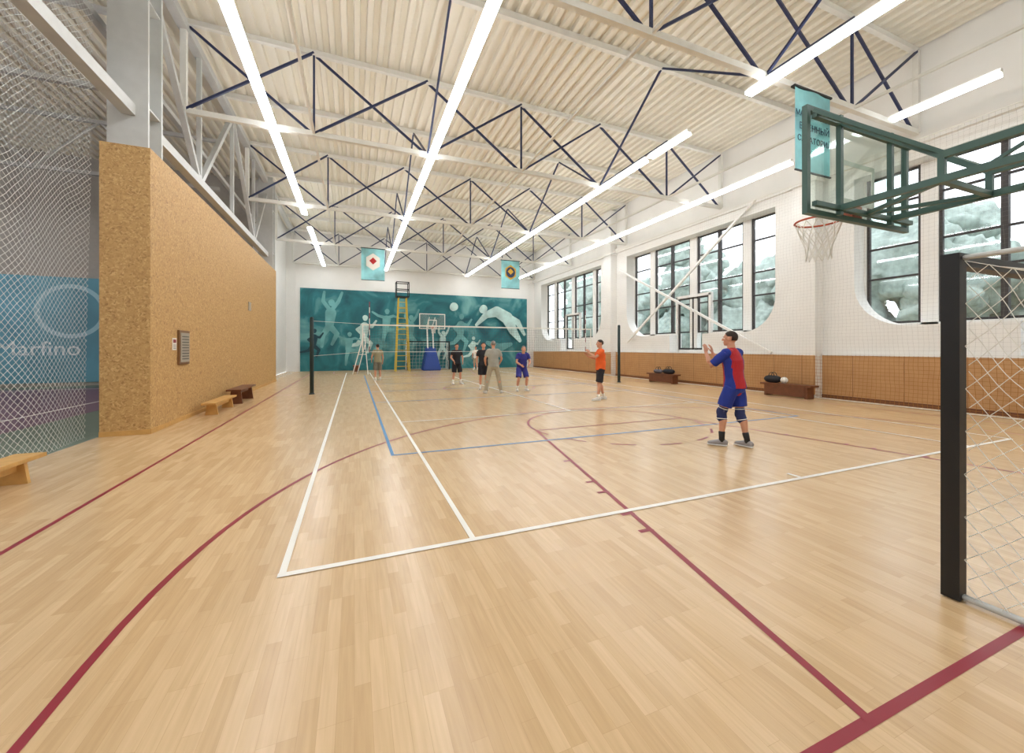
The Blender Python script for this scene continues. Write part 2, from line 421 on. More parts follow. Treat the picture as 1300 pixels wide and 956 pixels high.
e=empty('wall_banner_tennis_hall'); teal=mat('teal_blue_vinyl',(108,170,192),.6,noise_amt=.25,nscale=.35)
bm=bmesh.new(); box(bm,-21,-5.2,21.93,21.99,0.15,4.5); mk('sheet',bm,teal,e)
pale=mat('pale_turquoise_print',(160,204,216),.6)
text('lettering','Marfino',0.82,mat('white_print',(206,228,234),.6),(-13.15,21.92,1.28),(math.radians(90),0,0),e)
bm=bmesh.new()
for k in range(48):
    a0=2*math.pi*k/48;a1=2*math.pi*(k+1)/48
    for r0,r1 in ((.95,1.12),):
        bm.faces.new([bm.verts.new((-10.9+r*math.cos(a),21.925,3.1+r*math.sin(a))) for r,a in ((r0,a0),(r1,a0),(r1,a1),(r0,a1))])
mk('ring_print',bm,pale,e)

# ---------------------------------------------------------------- floor lines
def seg(bm,p,q,w,z):
    p=Vector((p[0],p[1],0));q=Vector((q[0],q[1],0));t=(q-p).normalized();s=Vector((-t.y,t.x,0))*w/2
    p-=t*w/2;q+=t*w/2
    bm.faces.new([bm.verts.new((v.x,v.y,z)) for v in (p-s,q-s,q+s,p+s)])
def arc(bm,c,r,a0,a1,w,z,n=64,dash=False):
    for k in range(n):
        if dash and k%4>1: continue
        b0=a0+(a1-a0)*k/n;b1=a0+(a1-a0)*(k+1)/n
        bm.faces.new([bm.verts.new((c[0]+rr*math.cos(a),c[1]+rr*math.sin(a),z)) for rr,a in ((r-w/2,b0),(r+w/2,b0),(r+w/2,b1),(r-w/2,b1))])
CX=5.02;CY=15.0
bm=bmesh.new(); z=.0050;w=.047
x0,x1=CX-5.485,CX+5.485;ya,yb=CY-11.885,CY+11.885
seg(bm,(x0,ya),(x1,ya),.055,z);seg(bm,(x0,yb),(x1,yb),.055,z);seg(bm,(x0,ya),(x0,yb),w,z+.0006);seg(bm,(x1,ya),(x1,yb),w,z+.0006)
for s in (-1,1):
    seg(bm,(CX+s*4.115,ya),(CX+s*4.115,yb),w,z+.0006); seg(bm,(CX-4.115,CY+s*6.4),(CX+4.115,CY+s*6.4),w,z+.0012)
seg(bm,(CX,CY-6.4),(CX,CY+6.4),w,z+.0018); seg(bm,(CX,ya),(CX,ya+.15),w,z+.0018)
mk('tennis_court_lines',bm,whiteline,floor_ob)
bm=bmesh.new(); z=.0035
for y in (CY-9,CY-3,CY,CY+3,CY+9): seg(bm,(CX-4.5,y),(CX+4.5,y),w,z)
for s in (-1,1): seg(bm,(CX+s*4.5,CY-9),(CX+s*4.5,CY+9),w,z+.0004)
mk('volleyball_court_lines',bm,blueline,floor_ob)
bm=bmesh.new(); z=.0010
for s in (-1,1): seg(bm,(CX+s*7.53,CY-14),(CX+s*7.53,CY+14),w,z)
for y in (CY-14.02,CY+14,CY): seg(bm,(CX-7.53,y),(CX+7.53,y),w,z+.0004)
arc(bm,(CX,CY),1.8,0,2*math.pi,w,z+.0008)
for s in (-1,1):
    yb0=CY-s*14
    hc=(CX,yb0+s*1.575)
    a0,a1=(0,math.pi) if s>0 else (math.pi,2*math.pi)
    arc(bm,hc,6.25,a0,a1,w,z+.0008)
    for t in (-1,1):
        seg(bm,(CX+t*6.25,yb0),(CX+t*6.25,hc[1]),w,z+.0010)
        seg(bm,(CX+t*3.0,yb0),(CX+t*1.8,yb0+s*5.8),w,z+.0012)
        for d in (1.72,2.06,2.62,2.95,3.8):
            xx=CX+t*(3.0-1.2*d/5.8); seg(bm,(xx,yb0+s*d),(xx+t*.09,yb0+s*d),.05,z+.0014)
    seg(bm,(CX-1.8,yb0+s*5.8),(CX+1.8,yb0+s*5.8),w,z+.0016)
    arc(bm,(CX,yb0+s*5.8),1.8,a0,a1,w,z+.0018)
    arc(bm,(CX,yb0+s*5.8),1.8,a0+math.pi,a1+math.pi,w,z+.0018,28,True)
mk('basketball_court_lines',bm,redline,floor_ob)

# ---------------------------------------------------------------- mural
def mural_mat():
    m=bpy.data.materials.new('mural_print'); m.use_nodes=True; nt=m.node_tree; b=nt.nodes['Principled BSDF']
    tc=N(nt,'ShaderNodeTexCoord'); nz=N(nt,'ShaderNodeTexNoise'); nz.inputs['Scale'].default_value=.55; nz.inputs['Detail'].default_value=5; nz.inputs['Distortion'].default_value=1.2
    nt.links.new(tc.outputs['Object'],nz.inputs['Vector'])
    rp=N(nt,'ShaderNodeValToRGB'); e=rp.color_ramp.elements
    e[0].position=.3;e[0].color=lin((18,84,96));e[1].position=.75;e[1].color=lin((120,178,178))
    e2=e.new(.52);e2.color=lin((38,120,128))
    nt.links.new(nz.outputs['Fac'],rp.inputs[0]); nt.links.new(rp.outputs[0],b.inputs['Base Color']); b.inputs['Roughness'].default_value=.6
    return m
e=empty('athletes_mural_banner')
bm=bmesh.new(); box(bm,-3.4,13.3,YF-.08,YF-.03,0.0,5.65); mk('sheet',bm,mural_mat(),e)
pm=[mat('mural_pale',(184,216,212),.6,noise_amt=.3,nscale=1.2),mat('mural_mid',(104,166,168),.6,noise_amt=.3,nscale=1.2),mat('mural_dark',(18,66,78),.6)]
lay=[0]
def blob(pts,rs,mi):
    lay[0]+=1
    y=YF-.082-.0024*lay[0]
    bm=bmesh.new()
    n=len(pts)
    for i in range(n-1):
        p=Vector((pts[i][0],0,pts[i][1]));q=Vector((pts[i+1][0],0,pts[i+1][1]));t=(q-p).normalized();s=Vector((-t.z,0,t.x))
        vs=[p-s*rs[i],q-s*rs[i+1],q+s*rs[i+1],p+s*rs[i]]
        bm.faces.new([bm.verts.new((v.x,y-.0003*i,v.z)) for v in vs])
    for i in range(n):
        bm.faces.new([bm.verts.new((pts[i][0]+rs[i]*math.cos(a*math.pi/10),y+.00015-.0003*i,pts[i][1]+rs[i]*math.sin(a*math.pi/10))) for a in range(20)])
    for f in bm.faces:
        f.normal_update()
        if f.normal.y>0: f.normal_flip()
    mk('printed_figure',bm,pm[mi],e)
def athlete(x,z,s,mi,pose):
    arms,legs=pose
    blob([(x,z),(x+.05*s,z+.5*s)],[.17*s,.22*s],mi)
    blob([(x+.08*s,z+.90*s),(x+.08*s,z+.96*s)],[.11*s,.13*s],mi)
    for a in arms: blob([(x+.05*s,z+.58*s)]+[(x+p[0]*s,z+p[1]*s) for p in a],[.09*s,.075*s,.05*s],mi)
    for a in legs: blob([(x,z-.05*s)]+[(x+p[0]*s,z+p[1]*s) for p in a],[.14*s,.1*s,.06*s],mi)
run=([[(-.3,.35),(-.1,.1)],[(.4,.5),(.6,.8)]],[[(.35,-.35),(.2,-.8)],[(-.3,-.4),(-.75,-.5)]])
kick=([[(-.4,.7),(-.7,.9)],[(.4,.7),(.7,.6)]],[[(.5,-.1),(1.0,.05)],[(-.1,-.5),(-.15,-1.0)]])
jump=([[(-.25,1.0),(-.2,1.4)],[(.35,1.0),(.5,1.4)]],[[(.3,-.4),(.1,-.85)],[(-.25,-.45),(-.3,-.95)]])
athlete(-1.6,3.2,1.6,1,jump); athlete(.6,2.4,1.4,0,run); athlete(2.1,3.0,1.3,1,kick); athlete(-2.6,1.8,1.0,2,run); athlete(-.4,1.5,1.1,1,kick)
athlete(3.8,2.6,1.3,1,jump); athlete(7.6,2.6,1.5,1,run); athlete(8.6,1.4,1.0,0,run); athlete(6.2,1.7,1.1,0,jump); athlete(1.6,1.2,.9,1,run)
blob([(8.9,3.4),(9.7,4.2),(10.6,4.5),(11.5,4.0),(12.0,3.0),(12.6,2.2)],[.12,.26,.42,.5,.36,.16],0)
blob([(11.5,4.0),(12.4,3.7),(13.0,2.7)],[.4,.25,.12],0); blob([(9.4,4.6),(9.5,4.7)],[.28,.3],0)
blob([(9.8,2.0),(10.8,1.6),(11.8,1.9)],[.15,.35,.15],1)
blob([(7.05,4.70),(7.11,4.76)],[.28,.32],0)

# ---------------------------------------------------------------- hanging pennants
def pennant(x0,x1,y,label):
    e=empty('hanging_banner')
    bm=bmesh.new()
    zt,zb=ZLOW-.08,ZLOW-1.85
    nx=8
    top=[];bot=[]
    for i in range(nx+1):
        x=x0+(x1-x0)*i/nx; yy=y-.12+.02*math.sin(i*1.1)
        top.append((x,yy,zt));bot.append((x,yy,zb))
    vt=[bm.verts.new(p) for p in top]; vb=[bm.verts.new(p) for p in bot]
    for i in range(nx): bm.faces.new((vt[i],vt[i+1],vb[i+1],vb[i]))
    cloth=mat('turquoise_pennant',(148,212,218),.8,noise_amt=.35,nscale=1.1)
    mk('cloth',bm,cloth,e)
    bm=bmesh.new(); box(bm,x0-.03,x1+.03,y-.14,y-.05,zt-.01,zt+.03); box(bm,x0,x1,y-.135,y-.105,zb-.03,zb); mk('rods',bm,black,e)
    xc=(x0+x1)/2; yf=y-.15
    if label==0:
        tm=mat('navy_print',(30,70,90),.7)
        text('lettering_1','МАРФИНСКИЙ',.17,tm,(xc,yf,zt-.62),(math.radians(90),0,0),e,'CENTER')
        text('lettering_2','ВОЕННЫЙ',.20,tm,(xc,yf,zt-.90),(math.radians(90),0,0),e,'CENTER')
        text('lettering_3','САНАТОРИЙ',.18,tm,(xc,yf,zt-1.16),(math.radians(90),0,0),e,'CENTER')
    else:
        bm=bmesh.new()
        c1=mat('emblem_red',(190,40,40),.7);c2=mat('emblem_gold',(214,170,60),.7);c3=whiteline
        def disc(cx,cz,r,yy,mi,n=28,rz=1.0):
            f=bm.faces.new([bm.verts.new((cx+r*math.sin(2*math.pi*k/n),yy,cz+rz*r*math.cos(2*math.pi*k/n))) for k in range(n)]); f.material_index=mi
        disc(xc,zt-.75,.42,yf,2 if label==1 else 1,6,1.15); disc(xc,zt-.75,.31,yf-.004,2 if label==1 else 3,28,1.1); disc(xc,zt-.70,.20,yf-.008,0 if label==1 else 1,4)
        mk('emblem',bm,[c1,c2,c3,navy],e)
pennant(8.76,9.97,5.7,0); pennant(.35,1.6,23.7,1); pennant(8.7,9.95,23.7,2)

# ---------------------------------------------------------------- volleyball net
e=empty('volleyball_net')
bm=bmesh.new()
for x in (-1.35,11.3):
    loft(bm,[(x,CY,0.0),(x,CY,2.6)],[.065,.06],seg=14,mi=0)
    loft(bm,[(x,CY,0.0),(x,CY,.02)],[.10,.09],seg=18,mi=0)
mk('posts',bm,mat('post_dark_green',(22,44,44),.5),e)
nm=net_mat('volley_net_cord',(90,92,92),0,0.10,0.045,False)
bm=bmesh.new(); bm.faces.new([bm.verts.new(p) for p in [(.25,CY,1.43),(9.8,CY,1.43),(9.8,CY,2.38),(.25,CY,2.38)]]); mk('mesh',bm,nm,e)
bm=bmesh.new(); box(bm,.25,9.8,CY-.006,CY+.006,2.38,2.43); box(bm,.25,9.8,CY-.004,CY+.004,1.43,1.445); box(bm,.25,.29,CY-.008,CY+.008,1.43,2.43);box(bm,9.76,9.8,CY-.008,CY+.008,1.43,2.43); mk('bands',bm,rope,e)
bm=bmesh.new()
for x in (.5,9.5):
    for k in range(9): box(bm,x-.012,x+.012,CY-.02,CY-.009,1.43+.2*k,1.63+.2*k,k%2)
mk('antennas',bm,[redline,whiteline],e)
wire('ropes',[[(-1.35,CY,2.5),(.25,CY,2.43)],[(9.8,CY,2.43),(11.3,CY,2.5)],[(-1.35,CY,1.3),(.25,CY,1.43)],[(9.8,CY,1.43),(11.3,CY,1.3)]],.006,rope,e)

# ---------------------------------------------------------------- goals
def goal(name,yg,sgn,netdetail):
    e=empty(name)
    bm=bmesh.new(); w=.085; HT=2.16 if netdetail else 2.08
    xa,xb=3.50,6.50
    for x in (xa,xb): box(bm,x-w/2,x+w/2,yg-w/2,yg+w/2,0.009,HT)
    box(bm,xa+w/2,xb-w/2,yg-w/2,yg+w/2,HT-.08,HT)
    mk('posts_and_crossbar',bm,black,e)
    bm=bmesh.new(); d1=.8;d0=1.1; HZ=HT-.05
    for x in (xa,xb):
        loft(bm,[(x,yg-sgn*.05,HZ+.02),(x,yg-sgn*d1,HZ+.02),(x,yg-sgn*(d1+.1),HZ-.08),(x,yg-sgn*d0,.1),(x,yg-sgn*(d0),.03)],[.016]*5,seg=8)
        loft(bm,[(x,yg-sgn*.05,.03),(x,yg-sgn*d0,.03)],[.02]*2,seg=8)
    loft(bm,[(xa,yg-sgn*d0,.03),(xb,yg-sgn*d0,.03)],[.02]*2,seg=8)
    mk('back_stays',bm,greysteel,e)
    polys=[]; c=.125 if netdetail else .25
    def side(x,u,v):
        dep=d1+(d0-d1)*v
        z=HZ*(1-v)
        off=.05*math.sin(u*7+v*5)+.03*math.sin(v*17+u*3)
        inn=off*(math.sin(v*math.pi)*math.sin(u*math.pi)+.15)
        return (x+inn*1.2,yg-sgn*(.05+dep*u+.03*math.sin(v*9+u*11)*math.sin(u*math.pi)),max(.012,z-.12*math.sin(u*math.pi)*(1-v)))
    for x in (xa,xb):
        nu=int(1.0/c)+1;nv=int(2.0/c)
        K=28
        for a in range(-nv,nu+1):
            for dr in (1,-1):
                pl=[]
                for k in range(K*2+1):
                    v=k/(2*K); u=(a+ (v*nv if dr==1 else nv-v*nv))/nu
                    if 0<=u<=1: pl.append(side(x,u,v))
                if len(pl)>2: polys.append(pl)
    nx=int(3/c)
    for i in range(nx+1):
        x=xa+(xb-xa)*i/nx; pl=[]
        for k in range(7): pl.append((x,yg-sgn*(.05+d1*k/6),HZ-.12*math.sin(math.pi*k/6)))
        for k in range(1,13): 
            v=k/12; pl.append((x+.02*math.sin(k+i),yg-sgn*(.05+d1+(d0-d1)*v-.04*math.sin(math.pi*v)),max(.012,HZ*(1-v))))
        polys.append(pl)
    for k in range(int(.8/c)+1):
        t=k/int(.8/c); polys.append([(xa+(xb-xa)*i/16,yg-sgn*(.05+d1*t),HZ-.12*math.sin(math.pi*t)) for i in range(17)])
    for k in range(1,int(2/c)):
        v=k/int(2/c); polys.append([(xa+(xb-xa)*i/16,yg-sgn*(.05+d1+(d0-d1)*v-.04*math.sin(math.pi*v)),HZ*(1-v)) for i in range(17)])
    wire('net',polys,.0022 if netdetail else .006,rope,e)
goal('handball_goal',1.27,1,True)
goal('handball_goal',28.75,-1,False)

# ---------------------------------------------------------------- basketball hoops
boardglass=bpy.data.materials.new('backboard_glass'); boardglass.use_nodes=True; nt=boardglass.node_tree; nt.nodes.clear()
out=N(nt,'ShaderNodeOutputMaterial'); tr=N(nt,'ShaderNodeBsdfTransparent'); tr.inputs[0].default_value=(.88,.94,.92,1); gs=N(nt,'ShaderNodeBsdfGlossy'); gs.inputs['Roughness'].default_value=.05
mx=N(nt,'ShaderNodeMixShader'); mx.inputs[0].default_value=.1
nt.links.new(tr.outputs[0],mx.inputs[1]); nt.links.new(gs.outputs[0],mx.inputs[2]); nt.links.new(mx.outputs[0],out.inputs[0])
def hoop_head(e,cx,yb,s,framem,res=1):
    z0,z1=2.9,3.97
    bm=bmesh.new(); fw=.05
    for z in (z0,z1-fw): box(bm,cx-.9,cx+.9,yb-.025,yb+.025,z,z+fw)
    for x in (cx-.9,cx+.9-fw): box(bm,x,x+fw,yb-.025,yb+.025,z0+fw,z1-fw)
    mk('board_frame',bm,framem,e)
    bm=bmesh.new(); box(bm,cx-.85,cx+.85,yb-.006,yb+.006,z0+fw,z1-fw); mk('board_glass',bm,boardglass,e)
    bm=bmesh.new(); 
    yy=yb+s*.012
    for z in (3.1,3.5): box(bm,cx-.295,cx+.295,yy-.003,yy+.003,z,z+.05)
    for x in (cx-.295,cx+.245): box(bm,x,x+.05,yy-.003,yy+.003,3.15,3.5)
    mk('target_square',bm,whiteline,e)
    rc=(cx,yb+s*.40); rr=.228
    n=28
    bm=bmesh.new()
    loft(bm,[(rc[0]+rr*math.cos(2*math.pi*k/n),rc[1]+rr*math.sin(2*math.pi*k/n),3.05) for k in range(n+1)],[.011]*(n+1),ref=(0,0,1),seg=8,cap=False)
    box(bm,cx-.09,cx+.09,min(yb+s*.02,yb+s*.18),max(yb+s*.02,yb+s*.18),3.0,3.04); box(bm,cx-.09,cx+.09,min(yb+s*.02,yb+s*.05),max(yb+s*.02,yb+s*.05),2.93,3.1)
    mk('rim',bm,orange,e)
    polys=[];m=12
    prof=[(.225,3.04),(.20,2.95),(.165,2.86),(.135,2.77),(.12,2.68),(.125,2.6)]
    for k in range(m):
        for dr in (1,-1):
            pl=[]
            for j,(r,z) in enumerate(prof):
                a=2*math.pi*(k+dr*j*.5)/m; pl.append((rc[0]+r*math.cos(a),rc[1]+r*math.sin(a),z))
            polys.append(pl)
    wire('basket_net',polys,.0045,rope,e)
e=empty('basketball_hoop'); YBD=2.54; CXH=5.03
hoop_head(e,CXH,YBD,1,greenst)
bm=bmesh.new()
for x in (CXH-.45,CXH+.45): beam(bm,(x,YBD-.06,2.92),(x,YBD-.06,3.93),.045,.045)
for z in (2.99,3.85): beam(bm,(CXH-.85,YBD-.06,z),(CXH+.85,YBD-.06,z),.045,.045)
for s in (-1,1):
    beam(bm,(CXH+s*.45,YBD-.08,2.99),(CXH+s*.32,-3.4,2.99),.05,.06)
    beam(bm,(CXH+s*.45,YBD-.08,3.85),(CXH+s*.42,YBD-.80,3.20),.05,.05)
    beam(bm,(CXH+s*.42,YBD-.80,3.20),(CXH+s*.32,-3.4,3.20),.05,.06)
    beam(bm,(CXH+s*.42,YBD-.80,3.22),(CXH+s*.42,YBD-.80,2.97),.045,.045)
    beam(bm,(CXH+s*.85,YBD-.05,3.9),(CXH+s*.42,YBD-.80,3.22),.035,.035)
    yv=YBD-1.0
    while yv>-3.2:
        beam(bm,(CXH+s*.39,yv,2.99),(CXH+s*.38,yv-.4,3.19),.025,.025); yv-=.9
for y in (YBD-.8,0.2,-1.5): beam(bm,(CXH-.42,y,2.99),(CXH+.42,y,2.99),.045,.045)
beam(bm,(CXH,YBD-.06,2.99),(CXH-.40,YBD-.8,2.99),.035,.035); beam(bm,(CXH,YBD-.06,2.99),(CXH+.40,YBD-.8,2.99),.035,.035)
box(bm,CXH-.6,CXH+.6,-3.49,-3.38,2.6,3.6)
mk('swing_arm',bm,greenst,e)
e=empty('mobile_basketball_stand')
hoop_head(e,5.05,27.6,-1,whiteline)
bm=bmesh.new()
for s in (-1,1):
    beam(bm,(5.05+s*.2,27.65,3.1),(5.05+s*.2,28.6,2.9),.06,.06); beam(bm,(5.05+s*.2,27.65,3.7),(5.05+s*.2,28.6,3.2),.06,.06)
    beam(bm,(5.05+s*.2,28.6,3.25),(5.05+s*.2,28.1,.5),.08,.1)
mk('mast',bm,white,e)
bm=bmesh.new()
vs=[(4.4,27.6,.0),(5.7,27.6,.0),(5.7,28.65,0),(4.4,28.65,0),(4.7,27.85,1.2),(5.4,27.85,1.2),(5.4,28.4,1.7),(4.7,28.4,1.7)]
v=[bm.verts.new(p) for p in vs]
for f in [(0,3,2,1),(4,5,6,7),(0,1,5,4),(1,2,6,5),(2,3,7,6),(3,0,4,7)]: bm.faces.new([v[i] for i in f])
bmesh.ops.bevel(bm,geom=bm.edges[:],offset=.06,segments=2,affect='EDGES')
mk('padded_base',bm,bluepad,e)
e=empty('yellow_ladder_tower'); bm=bmesh.new()
xa,xb,y0,y1=2.55,3.45,27.0,27.9
L=[]
for i,(x,y) in enumerate(((xa,y0),(xb,y0),(xb,y1),(xa,y1))):
    tx=2.75 if x<3 else 3.25; ty=27.2 if y<27.5 else 27.7
    beam(bm,(x,y,0),(tx,ty,5.0),.06,.06)
    L.append(((x,y),(tx,ty)))
for k in range(1,14):
    t=k/14;z=5.0*t
    pp=[(a[0]+(b_[0]-a[0])*t,a[1]+(b_[1]-a[1])*t,z) for a,b_ in L]
    beam(bm,pp[0],pp[1],.035,.035)
    if k%4==0:
        for i in range(1,4): beam(bm,pp[i],pp[(i+1)%4],.035,.035)
mk('ladder_frame',bm,yellow,e)
bm=bmesh.new()
for x in (2.6,3.4):
    for y in (27.1,27.8): beam(bm,(x,y,5.0),(x,y,6.0),.05,.05)
for z in (5.02,5.5,5.98):
    for y in (27.1,27.8): beam(bm,(2.6,y,z),(3.4,y,z),.05,.05)
    for x in (2.6,3.4): beam(bm,(x,27.1,z),(x,27.8,z),.05,.05)
box(bm,2.6,3.4,27.1,27.8,4.96,5.0)
mk('top_basket',bm,black,e)
e=empty('folding_net_frame'); bm=bmesh.new()
beam(bm,(-.1,25.4,0),(.55,25.2,2.5),.045,.045); beam(bm,(.15,25.4,0),(.62,25.2,1.9),.04,.04); beam(bm,(.75,25.0,0),(.55,25.2,2.5),.045,.045)
beam(bm,(.2,25.3,1.2),(.65,25.1,1.2),.035,.035)
mk('tubes',bm,white,e)

# ---------------------------------------------------------------- benches
def bench(x,y0,y1,h,w,m):
    e=empty('gym_bench'); bm=bmesh.new()
    box(bm,x-w/2,x+w/2,y0,y1,h-.045,h)
    box(bm,x-.035,x+.035,y0+.25,y1-.25,h-.15,h-.045)
    for y in (y0+.22,y1-.28):
        v=[bm.verts.new(p) for p in [(x-w*.45,y,0),(x+w*.45,y,0),(x+w*.45,y+.05,0),(x-w*.45,y+.05,0),(x-w*.32,y,h-.045),(x+w*.32,y,h-.045),(x+w*.32,y+.05,h-.045),(x-w*.32,y+.05,h-.045)]]
        for f in [(0,3,2,1),(4,5,6,7),(0,1,5,4),(1,2,6,5),(2,3,7,6),(3,0,4,7)]: bm.faces.new([v[i] for i in f])
    bmesh.ops.recalc_face_normals(bm,faces=bm.faces[:])
    mk('bench_body',bm,m,e); return e
bench(-3.64,4.5,6.6,.30,.28,lightwood)
bench(-3.12,11.0,12.75,.30,.28,lightwood)
bench(-3.1,12.95,14.7,.42,.36,darkwood)
def boxbench(x,y0,y1,h):
    e=empty('locker_room_bench'); bm=bmesh.new()
    box(bm,x-.2,x+.2,y0,y1,h-.06,h)
    for y in (y0+.12,y1-.2): box(bm,x-.16,x+.16,y,y+.08,0,h-.06)
    box(bm,x-.17,x-.14,y0+.2,y1-.2,.05,h-.06)
    mk('bench_body',bm,darkwood,e)
XBN=13.0
boxbench(XBN,7.7,9.3,.42); boxbench(XBN,13.2,14.9,.42); boxbench(-0.2+.3,28.2,29.6,.4)
def bag(x,y,z,sx,sy,sz,m,name='sports_bag'):
    e=empty(name); bm=bmesh.new()
    loft(bm,[(x,y-sy/2,z+sz/2),(x,y-sy*.3,z+sz/2),(x,y+sy*.3,z+sz/2),(x,y+sy/2,z+sz/2)],[(sx*.42,sz*.42),(sx/2,sz/2),(sx/2,sz/2),(sx*.42,sz*.42)],seg=16)
    mk('bag_body',bm,m,e)
    wire('handles',[[(x+s*.06,y+sy*.22*math.cos(math.pi*k/10),z+sz*.93+.12*math.sin(math.pi*k/10)) for k in range(11)] for s in (-1,1)],.012,black,e)
blackcloth=mat('black_nylon',(28,28,34),.7); 
bag(XBN,9.0,.42,.25,.42,.24,blackcloth); bag(XBN,13.7,.42,.28,.5,.22,blackcloth); bag(XBN,14.35,.42,.24,.4,.18,mat('grey_nylon',(96,92,100),.7))
e=empty('volleyball'); bm=bmesh.new(); ell(bm,(XBN,8.62,.525),(.105,.105,.105),seg=24)
mk('ball_shell',bm,whiteline,e)
wire('ball_seams',[[(XBN+.106*math.cos(a*math.pi/12)*math.cos(b_),8.62+.106*math.cos(a*math.pi/12)*math.sin(b_),.525+.106*math.sin(a*math.pi/12)) for a in range(25)] for b_ in (0,1.05,2.1)],.003,black,e)

# ---------------------------------------------------------------- people
def remeshed(name,bm,m,parent,vox,smooth_it=3):
    me=bpy.data.meshes.new('tmp'); bm.to_mesh(me); bm.free()
    o=bpy.data.objects.new('tmp',me); COL.objects.link(o)
    r=o.modifiers.new('r','REMESH'); r.mode='VOXEL'; r.voxel_size=vox; r.use_smooth_shade=True
    if smooth_it:
        s=o.modifiers.new('s','SMOOTH'); s.iterations=smooth_it; s.factor=.5
    bpy.context.view_layer.update()
    me2=bpy.data.meshes.new_from_object(o.evaluated_get(bpy.context.evaluated_depsgraph_get()))
    bpy.data.objects.remove(o)
    me2.materials.clear()
    for mm in (m if isinstance(m,(list,tuple)) else [m]): me2.materials.append(mm)
    for p in me2.polygons: p.use_smooth=True; p.material_index=0
    ob=bpy.data.objects.new(name,me2); COL.objects.link(ob); ob.parent=parent
    return ob
def lerp(a,b,t): return Vector(a)*(1-t)+Vector(b)*t
def hand(bm,w,d,n,side,curl=.5):
    w=Vector(w); d=Vector(d).normalized(); n=Vector(n); n=(n-d*n.dot(d)).normalized(); l=d.cross(n)*side
    loft(bm,[w-d*.01,w+d*.03,w+d*.06,w+d*.09],[(.027,.020),(.038,.018),(.043,.017),(.041,.014)],ref=l,seg=12)
    for i,L in enumerate((.070,.080,.074,.058)):
        off=.033-.022*i
        p=w+d*(.088-.004*abs(i-1))+l*off; dd=(d+l*(.14-.09*i)).normalized(); pts=[p]
        for k,fr in enumerate((.45,.3,.25)):
            ang=curl*(.45+.3*k)
            dd=(dd*math.cos(ang)+n*math.sin(ang)).normalized() if k else (dd*math.cos(ang*.6)+n*math.sin(ang*.6)).normalized()
            p=p+dd*L*fr; pts.append(p)
        loft(bm,pts,[.0098,.0092,.0086,.0074],ref=l,seg=8)
    p=w+d*.028+l*.03; dd=(d*.65+l*.7+n*.25).normalized()
    loft(bm,[p-l*.012,p+dd*.034,p+dd*.034+(dd*.7+d*.4+n*.2*curl).normalized()*.034,p+dd*.034+(dd*.5+d*.6+n*.3*curl).normalized()*.058],[.014,.0115,.010,.0085],ref=n,seg=8)
